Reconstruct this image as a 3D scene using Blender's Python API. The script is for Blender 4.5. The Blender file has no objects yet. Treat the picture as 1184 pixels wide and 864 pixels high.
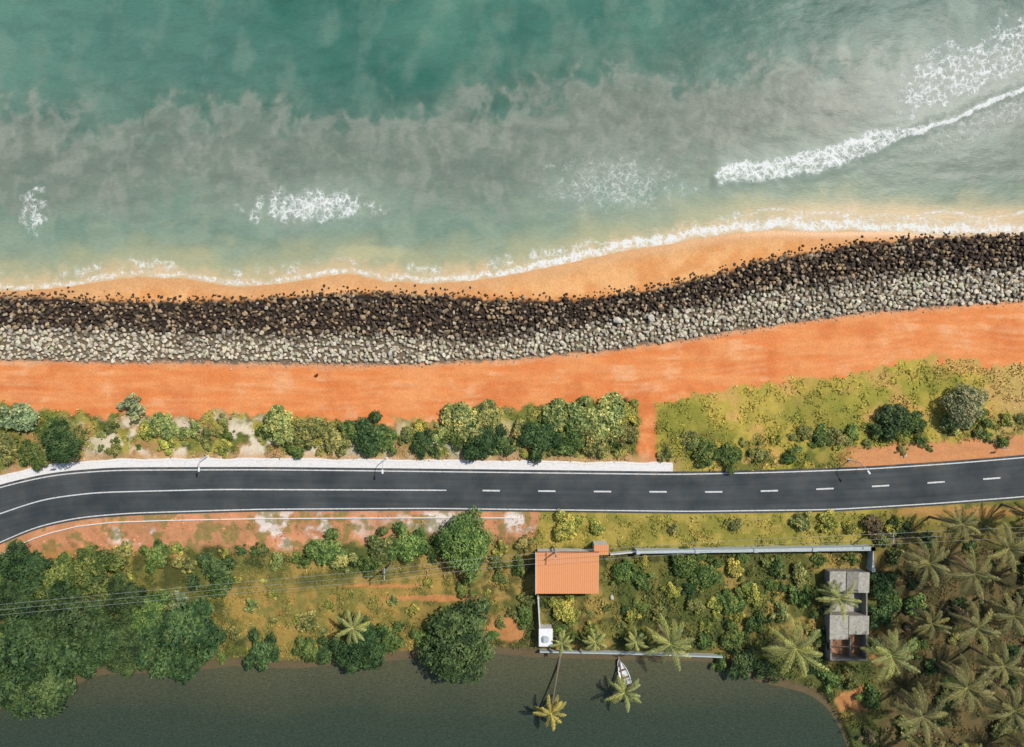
import bpy, math, random
import numpy as np
from mathutils import Vector
rng=np.random.default_rng(7); random.seed(7)
S=0.14; HC=110.5
sc=bpy.context.scene
# ---------------------------------------------------------------- helpers
def s2l(c):
    c=np.array(c,dtype=float)/255.0
    return np.where(c<=0.04045,c/12.92,((c+0.055)/1.055)**2.4)
AL=0.86
def C(r,g,b): return s2l((r,g,b))*AL*np.array([1.0,1.015,.98])
def M(px,py,z=0.0):
    k=(HC-z)/HC
    return ((px-592)*S*k,(432-py)*S*k)
def _h(xi,yi,seed):
    h=(xi.astype(np.int64)*374761393+yi.astype(np.int64)*668265263+seed*144269504)&0xffffffff
    h=((h^(h>>13))*1274126177)&0xffffffff
    h=((h^(h>>15))*2246822519)&0xffffffff
    return ((h^(h>>16))&0xffffffff)/4294967295.0
def vn(x,y,seed):
    xf=np.floor(x);yf=np.floor(y);u=x-xf;v=y-yf
    u=u*u*u*(u*(u*6-15)+10);v=v*v*v*(v*(v*6-15)+10)
    a=_h(xf,yf,seed);b=_h(xf+1,yf,seed);c=_h(xf,yf+1,seed);d=_h(xf+1,yf+1,seed)
    return a+(b-a)*u+(c-a)*v+(a-b-c+d)*u*v
def fbm(x,y,scale,oc=4,seed=0,g=0.5):
    x=np.asarray(x,float)/scale;y=np.asarray(y,float)/scale
    s=0;a=1;t=0
    for i in range(oc):
        s=s+a*vn(x,y,seed+i*17);t+=a;a*=g
        x,y=(0.8*x-0.6*y)*2.03+13.7,(0.6*x+0.8*y)*2.03+5.1
    return s/t
def billow(x,y,scale,oc=4,seed=0,g=0.55):
    x=np.asarray(x,float)/scale;y=np.asarray(y,float)/scale
    s=0;a=1;t=0
    for i in range(oc):
        s=s+a*np.abs(2*vn(x,y,seed+i*17)-1);t+=a;a*=g
        x,y=(0.8*x-0.6*y)*2.03+13.7,(0.6*x+0.8*y)*2.03+5.1
    return s/t
def ss(a,b,x):
    t=np.clip((x-a)/(b-a),0,1);return t*t*(3-2*t)
def mix(a,b,t):
    t=np.asarray(t)[...,None];return a*(1-t)+b*t
def curve(pts,sm=22):
    xs=np.arange(-3000,4200,4.0)
    p=np.array(pts,float);y=np.interp(xs,p[:,0],p[:,1])
    k=np.exp(-0.5*(np.arange(-60,61)*4.0/sm)**2);k/=k.sum()
    yy=np.convolve(np.pad(y,60,mode='edge'),k,'valid')
    return lambda x:np.interp(x,xs,yy)
fW=curve([(-200,340),(0,336),(60,332),(150,319),(210,321),(270,331),(330,326),(400,314),(440,325),(500,327),(560,322),(620,311),(680,298),(740,286),(800,277),(850,268),(900,265),(960,267),(1040,266),(1100,272),(1184,272),(1500,262)],9)
fR0=curve([(-200,345),(0,342),(60,343),(150,349),(300,346),(400,338),(450,339),(520,343),(600,346),(680,346),(740,336),(800,324),(850,311),(900,296),(960,287),(1020,279),(1080,273),(1184,270),(1500,262)],14)
fR1=curve([(-200,376),(0,376),(200,381),(400,385),(560,386),(640,380),(700,370),(800,351),(900,331),(1000,317),(1100,310),(1184,304),(1500,294)])
fR2=curve([(-200,416),(0,416),(200,418),(400,421),(480,420),(600,414),(700,405),(800,390),(900,374),(1000,361),(1100,352),(1184,347),(1500,335)])
fV=curve([(-200,462),(0,465),(100,480),(200,480),(300,482),(400,487),(500,487),(600,470),(700,463),(760,463),(800,460),(880,443),(960,437),(1040,421),(1100,415),(1184,428),(1500,430)],12)
fT=curve([(-500,930),(-300,742),(-150,632),(-60,580),(0,561),(60,547),(130,541.5),(300,541),(400,542),(782,546.5),(900,544),(1000,540.5),(1100,534),(1184,527),(1500,495)],20)
fB=curve([(-500,1010),(-300,822),(-150,712),(-60,655),(0,630),(40,612),(90,601),(150,596),(300,591.5),(500,590.5),(620,592),(800,594),(960,592),(1080,585),(1184,577),(1500,545)],16)
fC=curve([(-500,970),(-300,782),(-150,672),(-60,615),(0,594),(50,577),(110,569.5),(250,566),(518,567),(700,568.5),(833,569),(900,567.5),(963,565),(1028,561.5),(1095,557),(1160,552.5),(1500,520)],16)
fP=curve([(-600,1250),(-200,900),(0,815),(60,800),(110,776),(200,775),(270,766),(330,770),(400,765),(490,757),(560,751),(625,757),(835,762),(870,783),(940,799),(968,822),(988,870),(1010,960),(1100,1500),(1200,3000)],10)
# ---------------------------------------------------------------- mesh helper
def mesh(name,V,F,mats,col=None,fl=None,uv=None,mi=None,smooth=False):
    V=np.asarray(V,dtype=np.float32);F=np.asarray(F,dtype=np.int32)
    me=bpy.data.meshes.new(name)
    n,k=F.shape
    me.vertices.add(len(V));me.vertices.foreach_set('co',V.ravel())
    me.loops.add(n*k);me.loops.foreach_set('vertex_index',F.ravel())
    me.polygons.add(n);me.polygons.foreach_set('loop_start',np.arange(0,n*k,k,dtype=np.int32))
    try: me.polygons.foreach_set('loop_total',np.full(n,k,dtype=np.int32))
    except Exception: pass
    me.update(calc_edges=True)
    if mi is not None: me.polygons.foreach_set('material_index',np.asarray(mi,dtype=np.int32))
    me.polygons.foreach_set('use_smooth',np.full(n,bool(smooth)))
    if col is not None:
        a=me.attributes.new('Col','FLOAT_COLOR','POINT')
        cc=np.ones((len(V),4),np.float32);cc[:,:3]=col;a.data.foreach_set('color',cc.ravel())
    for nm,d in (fl or {}).items():
        a=me.attributes.new(nm,'FLOAT','POINT');a.data.foreach_set('value',np.asarray(d,np.float32).ravel())
    if uv is not None:
        u=me.uv_layers.new(name='UVMap');u.data.foreach_set('uv',np.asarray(uv,np.float32)[F.ravel()].ravel())
    for m in mats: me.materials.append(m)
    me.update()
    return me
def obj(name,me,loc=(0,0,0),rot=(0,0,0),scale=(1,1,1),parent=None):
    o=bpy.data.objects.new(name,me);sc.collection.objects.link(o)
    o.location=loc;o.rotation_euler=rot;o.scale=scale
    if parent: o.parent=parent
    return o
def gridF(nx,ny):
    i=np.arange(nx*ny).reshape(ny,nx)
    return np.stack([i[:-1,:-1],i[:-1,1:],i[1:,1:],i[1:,:-1]],-1).reshape(-1,4)
def tube(pts,rad,sides=7):
    pts=[Vector(p) for p in pts];V=[];F=[]
    for i,p in enumerate(pts):
        d=(pts[min(i+1,len(pts)-1)]-pts[max(i-1,0)]).normalized()
        a=Vector((1,0,0))-d*d.x if abs(d.x)<0.95 else Vector((0,1,0))-d*d.y
        a.normalize();b=d.cross(a)
        for s in range(sides):
            t=2*math.pi*s/sides;q=p+(a*math.cos(t)+b*math.sin(t))*rad[i];V.append(q[:])
    for i in range(len(pts)-1):
        for s in range(sides):
            F.append((i*sides+s,i*sides+(s+1)%sides,(i+1)*sides+(s+1)%sides,(i+1)*sides+s))
    return np.array(V),np.array(F)
def join(parts):
    Vs=[];Fs=[];Cs=[];Ms=[];o=0
    for V,F,c,m in parts:
        Vs.append(V);Fs.append(F+o);o+=len(V)
        c=np.asarray(c,float)
        Cs.append(c if c.ndim==2 else np.tile(c,(len(V),1)));Ms.append(np.full(len(F),m))
    return np.concatenate(Vs),np.concatenate(Fs),np.concatenate(Cs),np.concatenate(Ms)
# ---------------------------------------------------------------- materials
class NT:
    def __init__(s,name):
        s.m=bpy.data.materials.new(name);s.m.use_nodes=True;s.t=s.m.node_tree;s.n=s.t.nodes
        s.b=s.n['Principled BSDF'];s.out=s.n['Material Output']
    def add(s,ty,**k):
        n=s.n.new(ty)
        for a,v in k.items(): setattr(n,a,v)
        return n
    def l(s,a,b): s.t.links.new(a,b)
    def val(s,sock,v):
        if hasattr(v,'is_output'): s.l(v,sock)
        else: sock.default_value=v
    def math(s,op,a,b=0.0,c=0.0,clamp=False):
        n=s.add('ShaderNodeMath',operation=op,use_clamp=clamp)
        s.val(n.inputs[0],a);s.val(n.inputs[1],b)
        if len(n.inputs)>2:s.val(n.inputs[2],c)
        return n.outputs[0]
    def rng(s,v,a,b,c,d):
        n=s.add('ShaderNodeMapRange');n.clamp=True
        s.val(n.inputs[0],v)
        for i,q in enumerate((a,b,c,d)): s.val(n.inputs[i+1],q)
        return n.outputs[0]
    def noise(s,scale,detail=3,vec=None,rough=0.55,dist=0.0):
        n=s.add('ShaderNodeTexNoise');n.inputs['Scale'].default_value=scale;n.inputs['Detail'].default_value=detail
        n.inputs['Roughness'].default_value=rough;n.inputs['Distortion'].default_value=dist
        s.l(vec if vec is not None else s.pos(),n.inputs['Vector']);return n.outputs['Fac']
    def pos(s):
        if not hasattr(s,'_p'): s._p=s.add('ShaderNodeNewGeometry').outputs['Position']
        return s._p
    def mapping(s,vec,scale=(1,1,1),rot=(0,0,0)):
        n=s.add('ShaderNodeMapping');s.l(vec,n.inputs['Vector']);n.inputs['Scale'].default_value=scale;n.inputs['Rotation'].default_value=rot
        return n.outputs[0]
    def attr(s,name,color=True):
        n=s.add('ShaderNodeAttribute',attribute_name=name);return n.outputs['Color'] if color else n.outputs['Fac']
    def mul(s,col,fac):
        n=s.add('ShaderNodeVectorMath',operation='SCALE');s.val(n.inputs[0],col);s.val(n.inputs['Scale'],fac);return n.outputs[0]
    def mixc(s,f,a,b,bt='MIX'):
        n=s.add('ShaderNodeMix',data_type='RGBA',blend_type=bt)
        s.val(n.inputs[0],f);s.val(n.inputs[6],a);s.val(n.inputs[7],b);return n.outputs[2]
    def bump(s,h,strength,dist=0.1):
        n=s.add('ShaderNodeBump');n.inputs['Strength'].default_value=strength;n.inputs['Distance'].default_value=dist
        s.l(h,n.inputs['Height']);s.l(n.outputs[0],s.b.inputs['Normal']);return n
    def fin(s,col=None,rough=0.8,spec=0.3):
        if col is not None: s.val(s.b.inputs['Base Color'],col)
        s.val(s.b.inputs['Roughness'],rough);s.b.inputs['Specular IOR Level'].default_value=spec
        return s.m
def rgba(c): return (float(c[0]),float(c[1]),float(c[2]),1.0)
# ground
g=NT('ground_soil');c=g.attr('Col')
n1=g.noise(3.2,5);n2=g.noise(14,2);n3=g.noise(0.7,4)
f=g.math('MULTIPLY',g.rng(n1,.25,.75,.84,1.16),g.rng(n2,.25,.75,.90,1.10))
f=g.math('MULTIPLY',f,g.rng(n3,.3,.7,.93,1.07))
g.bump(n1,.35,.1)
mGround=g.fin(g.mul(c,f),g.rng(g.attr('wet',False),0,1,.92,.35),.2)
# rock
g=NT('seawall_rock');c=g.attr('Col');n1=g.noise(4,3)
f=g.rng(n1,.3,.7,.75,1.25);g.bump(n1,.5,.1)
mRock=g.fin(g.mul(c,f),.85,.2)
# leaf
g=NT('foliage');c=g.attr('Col');oi=g.add('ShaderNodeObjectInfo')
g.fin(g.mixc(1.0,c,oi.outputs['Color'],'MULTIPLY'),.65,.2);mLeaf=g.m
g=NT('bark');n1=g.noise(5,4);g.bump(n1,.6,.05);mBark=g.fin(g.mixc(n1,rgba((.10,.075,.05)),rgba((.24,.2,.15))),.9,.2)
# sea
g=NT('sea_water');c=g.attr('Col');fo=g.attr('foam',False)
w=g.add('ShaderNodeTexNoise');w.inputs['Scale'].default_value=.8;w.inputs['Detail'].default_value=4;g.l(g.pos(),w.inputs['Vector'])
wv=g.add('ShaderNodeVectorMath',operation='MULTIPLY_ADD');g.l(w.outputs['Color'],wv.inputs[0]);wv.inputs[1].default_value=(1.7,1.7,0);g.l(g.pos(),wv.inputs[2])
def vor(scale):
    v=g.add('ShaderNodeTexVoronoi',feature='DISTANCE_TO_EDGE');v.inputs['Scale'].default_value=scale;g.l(wv.outputs[0],v.inputs['Vector']);return v.outputs['Distance']
d1=vor(1.05);d2=vor(2.6)
nb=g.noise(1.0,5,rough=.7);fe=g.math('MULTIPLY',fo,g.rng(nb,.3,.68,.15,1.3))
l1=g.rng(g.math('SUBTRACT',g.math('MULTIPLY',fe,.34),d1),-.03,.17,0,1)
l2=g.rng(g.math('SUBTRACT',g.math('MULTIPLY',fe,.30),d2),-.05,.2,0,.75)
lace=g.math('MAXIMUM',l1,l2);lace=g.math('MULTIPLY',lace,g.rng(fe,.03,.5,0,1))
lace=g.math('MULTIPLY',lace,g.rng(g.noise(5,3),.2,.6,.55,1))
m1=g.mapping(g.pos(),(.9,2.0,1),(0,0,.12));r1=g.noise(1.5,5,m1,.62);r2=g.noise(.35,4,m1)
cw=g.mul(c,g.math('MULTIPLY',g.rng(r1,.25,.75,.90,1.10),g.rng(r2,.3,.7,.96,1.04)))
col=g.mixc(lace,cw,rgba((.77,.78,.75)))
g.bump(g.math('ADD',r1,g.math('MULTIPLY',lace,.5)),.24,.12)
mSea=g.fin(col,g.rng(lace,0,1,.35,.9),.12)
# pond
g=NT('pond_water');m1=g.mapping(g.pos(),(1,2.4,1),(0,0,.3));r1=g.noise(1.9,6,m1,.72);r2=g.noise(.06,4)
px=g.add('ShaderNodeSeparateXYZ');g.l(g.pos(),px.inputs[0]);yy=g.math('ADD',px.outputs[1],g.math('MULTIPLY',r2,8))
col=g.mixc(g.rng(yy,-52,-41,0,1),rgba(C(64,74,60)),rgba(C(96,94,70)))
col=g.mixc(g.rng(yy,-60,-50,1,0),col,rgba(C(56,70,60)))
col=g.mul(col,g.rng(r1,.3,.7,.66,1.34))
fl=g.rng(g.noise(5.5,3,m1,.6),.60,.74,0,.5);col=g.mixc(fl,col,rgba(C(142,142,124)))  # pale flecks paint ripple glints into the water colour
g.bump(r1,.5,.12);mPond=g.fin(col,.2,.22)
# asphalt
g=NT('asphalt');uv=g.add('ShaderNodeUVMap').outputs[0];st=g.noise(1,4,g.mapping(uv,(.05,1.6,1)));sp=g.noise(9,3);bl=g.noise(.16,4)
f=g.math('MULTIPLY',g.rng(st,.3,.7,.82,1.18),g.math('MULTIPLY',g.rng(sp,.3,.7,.88,1.12),g.rng(bl,.3,.7,.85,1.15)))
col=g.mixc(g.rng(bl,.35,.7,0,1),rgba(C(64,71,76)),rgba(C(77,81,83)));sx=g.add('ShaderNodeSeparateXYZ');g.l(uv,sx.inputs[0])
col=g.mul(col,f)
ds=g.rng(g.noise(.5,5,rough=.65),.45,.75,0,.55)
col=g.mixc(g.math('MULTIPLY',ds,g.rng(sx.outputs[1],1.1,.0,.18,1)),col,rgba(C(155,130,105)))
wl=g.rng(g.math('ABSOLUTE',g.math('SUBTRACT',sx.outputs[1],5.2)),.25,.6,.12,0);col=g.mixc(wl,col,rgba(C(30,33,36)))
g.bump(sp,.25,.03);mAsph=g.fin(col,.85,.25)
def paint(name,c,amt=.35,wc=(90,88,84)):
    g=NT(name);n=g.noise(2.2,6,rough=.7);n2=g.noise(9,3)
    col=g.mixc(g.rng(g.math('MULTIPLY',g.math('ADD',n,n2),.5),.45,.68,0,amt),rgba(c),rgba(C(*wc)));return g.fin(col,.8,.3)
mPaint=paint('road_paint',(.70,.70,.68),.75)
mConc=paint('white_concrete',(.80,.78,.75),.5,(185,155,130))
mWallW=paint('whitewashed_wall',(.66,.65,.61),.6,(130,120,110))
mWallB=paint('grey_blue_wall',C(196,204,206),.5,(130,132,128))
mGrey=paint('weathered_cement',C(156,150,142),.9,(92,86,80))
mSlab=paint('pale_cement_sheet',C(192,186,176),.9,(104,98,90))
mFloor=paint('earth_floor',C(190,140,106),.6,(140,116,94))
mRoofO=paint('terracotta_roof',C(236,160,110),.35,(218,132,84))
mDark=paint('opening_shade',(.03,.03,.035),.2)  # near-black panels on solid walls stand in for shade inside openings
mMetal=paint('galvanised_metal',(.45,.46,.47),.3)
mWhite=paint('white_gelcoat',(.8,.8,.8),.15)
mWood=paint('timber',(.16,.10,.06),.4,(60,45,35))
# ---------------------------------------------------------------- terrain
def axis(lo,hi,step):
    a=np.arange(lo,hi+step/2,step)
    g1=np.cumsum(step*1.16**np.arange(1,46));g1=g1[g1<4500]
    return np.concatenate([lo-g1[::-1],a,hi+g1])
def ell(px,py,cx,cy,rx,ry,n=0,so=.35):
    d=np.sqrt(((px-cx)/rx)**2+((py-cy)/ry)**2)+n
    return 1-ss(1-so,1+so,d)
def ground(px,py):
    N=lambda s,o=4,sd=0:fbm(px,py,s,o,sd)
    n60=N(60,4,1);n25=N(25,4,2);n12=N(12,4,3);n5=N(5,3,4)
    j=(n12-.5)*14+(n5-.5)*6
    W=fW(px);R0=fR0(px);R1=fR1(px);R2=fR2(px);V=fV(px)+(n25-.5)*16+j;T=fT(px);B=fB(px);P=fP(px)
    one=np.ones_like(px);vd=0*one
    # beach
    col=mix(C(228,158,98)*one[:,None],C(240,180,122),ss(.35,.65,n25))
    col=mix(col,C(216,164,116),.8*(1-ss(2,20+10*n25,py-W)))
    wet=(1-ss(2,16,py-W))
    # rocks underlay, ground colour darkened to stand for shade in the gaps
    m=ss(-2,3,py-R0+(n5-.5)*8);col=mix(col,C(54,45,38),m);wet=wet*(1-m)
    col=mix(col,C(122,106,88),ss(0,12,py-R1))
    # dirt
    st=fbm(px/7,py,6,4,9)
    d=mix(C(231,138,80)*one[:,None],C(239,158,100),ss(.3,.7,.55*st+.45*n60));
    d=mix(d,C(242,178,132),.6*ss(.54,.70,n25)*ss(.4,.6,st))
    d=mix(d,C(216,120,68),.55*ss(.56,.74,N(35,4,12)))
    for q in (.42,.52,.66,.76):
        yy=R2*(1-q)+fV(px)*q+ (fbm(px,0*px,90,2,30)-.5)*10
        d=mix(d,C(244,178,128),.32*np.exp(-((py-yy)/1.6)**2)*ss(.35,.6,n25))
    d=mix(d,C(218,170,132),.6*(1-ss(0,9,py-R2+(n12-.5)*8)))
    m=ss(-1,3,py-R2+(n5-.5)*7);col=mix(col,d,m)
    # upper verge vegetation
    lm=1-ss(560,620,px)
    yl=C(172,158,80);gr=C(116,122,56);dk=C(78,90,44);sa=C(228,210,186);br=C(186,140,94)
    v=mix(mix(yl*one[:,None],gr,ss(.34,.58,n25)),dk,.75*ss(.50,.68,n12))
    v=mix(v,br,.7*ss(.52,.66,N(20,4,21)))
    sm=ss(.49,.61,N(15,4,22))*lm*ss(70,130,px)*ss(-4,14,py-V)*(1-.5*ss(380,420,px))
    v2=mix(v,sa,sm)
    # right meadow
    me=mix(C(192,168,80)*one[:,None],C(160,152,66),ss(.36,.6,n60*.5+n25*.5))
    me=mix(me,C(208,164,98),.8*ss(.50,.66,N(28,4,23)))
    me=mix(me,C(128,130,56),.6*ss(.52,.66,N(40,5,24)))
    me=mix(me,C(202,168,106),.8*ss(1130,1170,px+ (n25-.5)*40))
    me=mix(me,C(100,108,48),.8*ss(.42,.62,n12)*ss(T-62,T-30,py))
    me=mix(me,C(214,148,100),ss(960,1000,px)*ss(-27,-20,py-T+(n12-.5)*12))
    rm=ss(752,760,px)
    v3=mix(v2,me,rm)
    pa=ss(735,741,px+j*.4)*(1-ss(755,762,px+j*.4))
    v3=mix(v3,d*.95,pa)
    v3=mix(v3,C(206,162,122),.7*ss(-22,-12,py-T+(n12-.5)*10)*(1-ss(765,800,px)))
    m=ss(-2,2,py-V);col=mix(col,v3,m)
    vd=m*(1-sm)*(1-pa)*(.55+.45*ss(.35,.55,n12))*(1-ss(.52,.70,N(20,4,21))*.5)
    vd=vd*(1-ss(960,1000,px)*ss(-27,-20,py-T))
    vd=vd*(1-.35*rm*(1-ss(T-62,T-40,py)))
    # south side
    sh=mix(C(216,150,110)*one[:,None],C(194,138,98),ss(.35,.65,n25))
    wm=ss(.49,.59,N(22,4,31))*np.maximum.reduce([ell(px,py,345,612,75,22),ell(px,py,500,604,50,12),ell(px,py,600,603,20,13),ell(px,py,150,620,40,10)])
    sh=mix(sh,C(234,218,208),wm);sh=mix(sh,C(130,126,70),.7*ss(.53,.63,N(10,4,33)))
    lw=mix(C(124,118,62)*one[:,None],C(162,138,76),ss(.38,.58,n60));lw=mix(lw,C(84,94,46),ss(.42,.60,n25)*.85);lw=mix(lw,C(56,66,36),.7*ss(.52,.68,n12))
    yb=ell(px,py,390,705,140,42,(n25-.5)*1.0);lw=mix(lw,mix(C(174,142,76)*one[:,None],C(142,130,68),ss(.4,.6,n12)),.85*yb)
    od=np.maximum.reduce([ell(px,py,588,728,24,14,(n12-.5)*1.6),ell(px,py,510,692,60,3.5,(n12-.5)*1.2),ell(px,py,990,812,20,13,(n12-.5)*1.8),ell(px,py,540,712,26,6,(n12-.5)),ell(px,py,440,678,50,2,(n12-.5)),ell(px,py,40,640,60,14,(n12-.5)),ell(px,py,1020,760,16,9,n12-.5),
       .8*ell(px,py,1120,592,90,6,n12-.5)])
    lw=mix(lw,C(206,138,88),.8*od)
    gv=ss(1000,1040,px);lw=mix(lw,mix(C(74,68,44)*one[:,None],C(112,94,62),ss(.4,.62,n12)),.9*gv*ss(600,625,py))
    gm=ss(618,624,px)*(1-ss(628,640,py));lw=mix(lw,mix(C(176,156,78)*one[:,None],C(146,138,64),ss(.4,.6,n12)),gm*(1-.7*gv))
    wd=np.interp(px,[-300,0,60,130,300,430,600,618,626],[20,22,30,40,46,34,30,26,0])
    sm2=1-ss(wd-8,wd+8,py-B+j*1.1+(n25-.5)*22);sm2=np.where(px>626,0,sm2)
    lo=mix(lw,sh,sm2)
    lo=mix(lo,C(112,96,72),ss(-7,-1,py-P+(n5-.5)*4))
    m=(py>(T+B)/2).astype(float);col=mix(col,lo,m)
    vl=(1-sm2*.92)*(1-od)*(.45+.55*ss(.35,.6,n12))*(1-ss(-6,0,py-P))*(1-.5*yb)*(1-.4*gv)*(1-.4*gm)
    vd=np.where(m>.5,vl,vd)
    road=ss(-14,-10,py-T)*(1-ss(1,5,py-B));vd=vd*(1-np.where(px<790,road,ss(-3,0,py-T)*(1-ss(1,4,py-B))))
    # height
    zb=-1.3+np.where(py<W,np.maximum(-.035*(W-py),-3.5),.55*(1-np.exp(-np.maximum(py-W,0)/30)))
    z=zb*(1-ss(0,1,(py-R0)/(R2-R0)))
    z=z+(ss(0,10,py-V)*(1-ss(-20,-10,py-T))*((n25-.5)*.5+(n5-.5)*.12))+ (ss(R2,R2+8,py)*(1-ss(-10,0,py-V)))*((st-.5)*.10)
    lowr=ss(4,30,py-B)
    z=z+lowr*(-.25+(n25-.5)*.6+(n5-.5)*.15)*(1-ss(-14,0,py-P))
    z=z-ss(-14,0,py-P)*.9*m-ss(0,60,py-P)*1.6*m
    inr=ss(-13,-9,py-T)*(1-ss(2,5,py-B));z=z*(1-inr)-.06*inr
    return col,vd,z,np.clip(wet,0,1)
ax=axis(-96,96,.22);ay=axis(-72,72,.22)
X,Y=np.meshgrid(ax,ay);x=X.ravel();y=Y.ravel()
px=x/S+592;py=432-y/S
col,vd,z,wet=ground(px,py)
me=mesh('ground',np.stack([x,y,z],1),gridF(len(ax),len(ay)),[mGround],col=col,fl={'wet':wet},smooth=True)
obj('ground',me)
def hz(px,py):
    return ground(np.atleast_1d(np.asarray(px,float)),np.atleast_1d(np.asarray(py,float)))[2]
# ---------------------------------------------------------------- sea
bx=axis(-96,96,.22);by=np.arange(7,72,.22);gg=np.cumsum(.22*1.16**np.arange(1,46));by=np.concatenate([by,by[-1]+gg[gg<4500]])
X,Y=np.meshgrid(bx,by);x=X.ravel();y=Y.ravel();px=x/S+592;py=432-y/S
fE=curve([(-300,108),(0,104),(100,130),(200,126),(300,118),(400,136),(500,118),(600,100),(700,82),(800,84),(900,74),(1000,60),(1100,42),(1184,30),(1500,0)],25)
w1=fbm(px,py,70,4,50)-.5;w2=fbm(px,py,70,4,60)-.5
wx=px+w1*40;wy=py+w2*40
b1=fbm(wx,wy,38,5,70);b2=fbm(wx,wy*.8,13,5,71)
bl=billow(wx,wy*.8,34,5,72)
big=fbm(px*.8+py*.5,py*.6-px*.25,150,3,73)
one=np.ones_like(px)
teal=mix(C(86,134,118)*one[:,None],C(54,108,96),ss(.30,.70,big+.12*np.sin((px-250)/260)))
teal=mix(teal,C(106,142,130),.55*ell(px,py,110,60,230,80,(b1-.5)*1.0,.8))
teal=mix(teal,C(54,92,84),.65*ss(650,1000,px))
stk=fbm(px*.5+py*.35,py*.3-px*.5,20,5,74);teal=mix(teal,C(128,152,138),.36*ss(.42,.74,stk))
grey=mix(C(130,140,128)*one[:,None],C(150,155,144),ss(.35,.68,b2));grey=mix(grey,C(114,128,117),.55*ss(.42,.68,b1))
grey=mix(grey,C(124,126,114),.5*ss(500,900,px))
grn=mix(C(124,149,133)*one[:,None],C(146,163,144),ss(.35,.65,b1));grn=mix(grn,C(110,130,115),.6*ss(700,1100,px))
e=(py-fE(px))+(.36-bl)*78+(b1-.5)*46
t=ss(-6,34,e)
col=mix(teal,grey,.22*ss(-70,0,e)+.70*t)
col=mix(col,C(162,163,152),.45*np.exp(-((e-8)/13)**2)*ss(.3,.6,b2))
bl2=billow(px,py*.8,22,5,172);col=mix(col,C(164,165,152),.28*(1-ss(.12,.32,bl2))*ss(0,40,e))
col=mix(col,grn,1-ss(48,128,fW(px)-py+w1*60+(b2-.5)*40))
wv_=fbm(px*.6-py*.25,py*1.5+px*.25,16,4,175);col=mix(col,col*.87,ss(.5,.68,wv_)*.7)
cus=(fbm(px,py*.3,26,3,80)-.5)*9+(fbm(px,py,7,3,81)-.5)*4
Wn=fW(px)+cus;dW=Wn-py
sh=1-ss(14,60,dW+(b1-.5)*46)
col=mix(col,C(190,184,146),.78*sh)
col=mix(col,C(226,194,154),.85*(1-ss(2,26,dW+(b2-.5)*24)))
rr=ss(820,960,px)*np.exp(-((dW-22)/12)**2);col=mix(col,C(224,192,152),.75*rr)
col=mix(col,C(200,194,154),.5*ell(px,py,430,290,40,8,(b2-.5)))
nz=fbm(px,py,9,3,90)
foam=1.05*np.exp(-((dW-5-3*ss(500,800,px))/(4+2.5*ss(560,720,px)*(1-ss(1000,1150,px)*.3)))**2)*(.6+.4*ss(450,640,px))
foam=np.maximum(foam,.5*np.exp(-((dW-14-6*nz)/8)**2)*ss(.4,.55,fbm(px,py,24,3,91)))
foam=np.maximum(foam,.6*np.exp(-((py-(246+ (fbm(px,0*px,50,3,92)-.5)*16))/2.6)**2)*ss(800,900,px))
# breaker: K is its landward edge
K=curve([(600,235),(760,222),(830,211),(900,206),(950,197),(1000,181),(1050,157),(1100,139),(1140,124),(1184,104),(1400,20)],9)
dk=K(px)-py+(fbm(px,py,16,3,93)-.5)*9
xm=ss(822,838,px)
wid=np.interp(px,[820,840,900,960,1020,1055,1085,1184],[10,22,26,28,26,12,6,5])
foam=np.maximum(foam,xm*(1.2*ss(1030,1070,px)+.5)*np.exp(-((dk-2)/2.4)**2))
body=xm*ss(-5,3,dk)*(1-ss(wid-5,wid+7,dk))*(1-ss(1060,1100,px))
foam=np.maximum(foam,body*(.36+.72*nz+.42*np.exp(-((dk-wid*.8)/(wid*.2))**2)))
foam=np.maximum(foam,.42*ss(1000,1110,px)*ss(-70,-10,dk)*(1-ss(-8,0,dk)))
foam=np.maximum(foam,.58*ss(990,1080,px+ (nz-.5)*60)*ss(18,28,dk+(nz-.5)*20)*(1-ss(70,105,dk+(nz-.5)*50)))
foam=np.maximum(foam,.76*ell(px,py,355,237,62,17,(nz-.5)*1.5,.6))
foam=np.maximum(foam,.60*ell(px,py,32,240,14,24,(nz-.5)*1.3,.6))
foam=np.maximum(foam,.38*ell(px,py,715,208,75,30,(nz-.5)*1.5,.6))
foam=np.maximum(foam,.28*ell(px,py,1130,120,70,60,(nz-.5),.5))
veil=np.maximum.reduce([ell(px,py,355,235,78,26,(b1-.5),.8),ell(px,py,715,208,85,36,(b1-.5),.8)*.6,ell(px,py,1110,95,110,62,(b1-.5)*.8,.7)*.7,1.0*xm*ss(-22,0,dk)*(1-ss(24,50,dk))])
col=mix(col,C(178,187,176),.38*veil)
zs=-1.3+.35*np.exp(-((dk-4)/8)**2)*xm+(fbm(px,py*2,30,3,95)-.5)*.15*ss(10,80,dW)
zs=np.where(dW<0,-1.3-.02*(-dW)-.0,zs); zs=np.where(py>fW(px)+14,-4.8,zs)
me=mesh('sea',np.stack([x,y,zs],1),gridF(len(bx),len(by)),[mSea],col=col,fl={'foam':np.clip(foam,0,1.5)},smooth=True)
obj('sea',me)
# pond
xs=np.concatenate([[-4000,-1000,-300],np.arange(-110,70,5.)]);ys=np.concatenate([[-4000,-1000,-300],np.arange(-110,-38,4.)])
X,Y=np.meshgrid(xs,ys);V=np.stack([X.ravel(),Y.ravel(),np.full(X.size,-.95)],1)
obj('pond',mesh('pond',V,gridF(len(xs),len(ys)),[mPond]))
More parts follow.
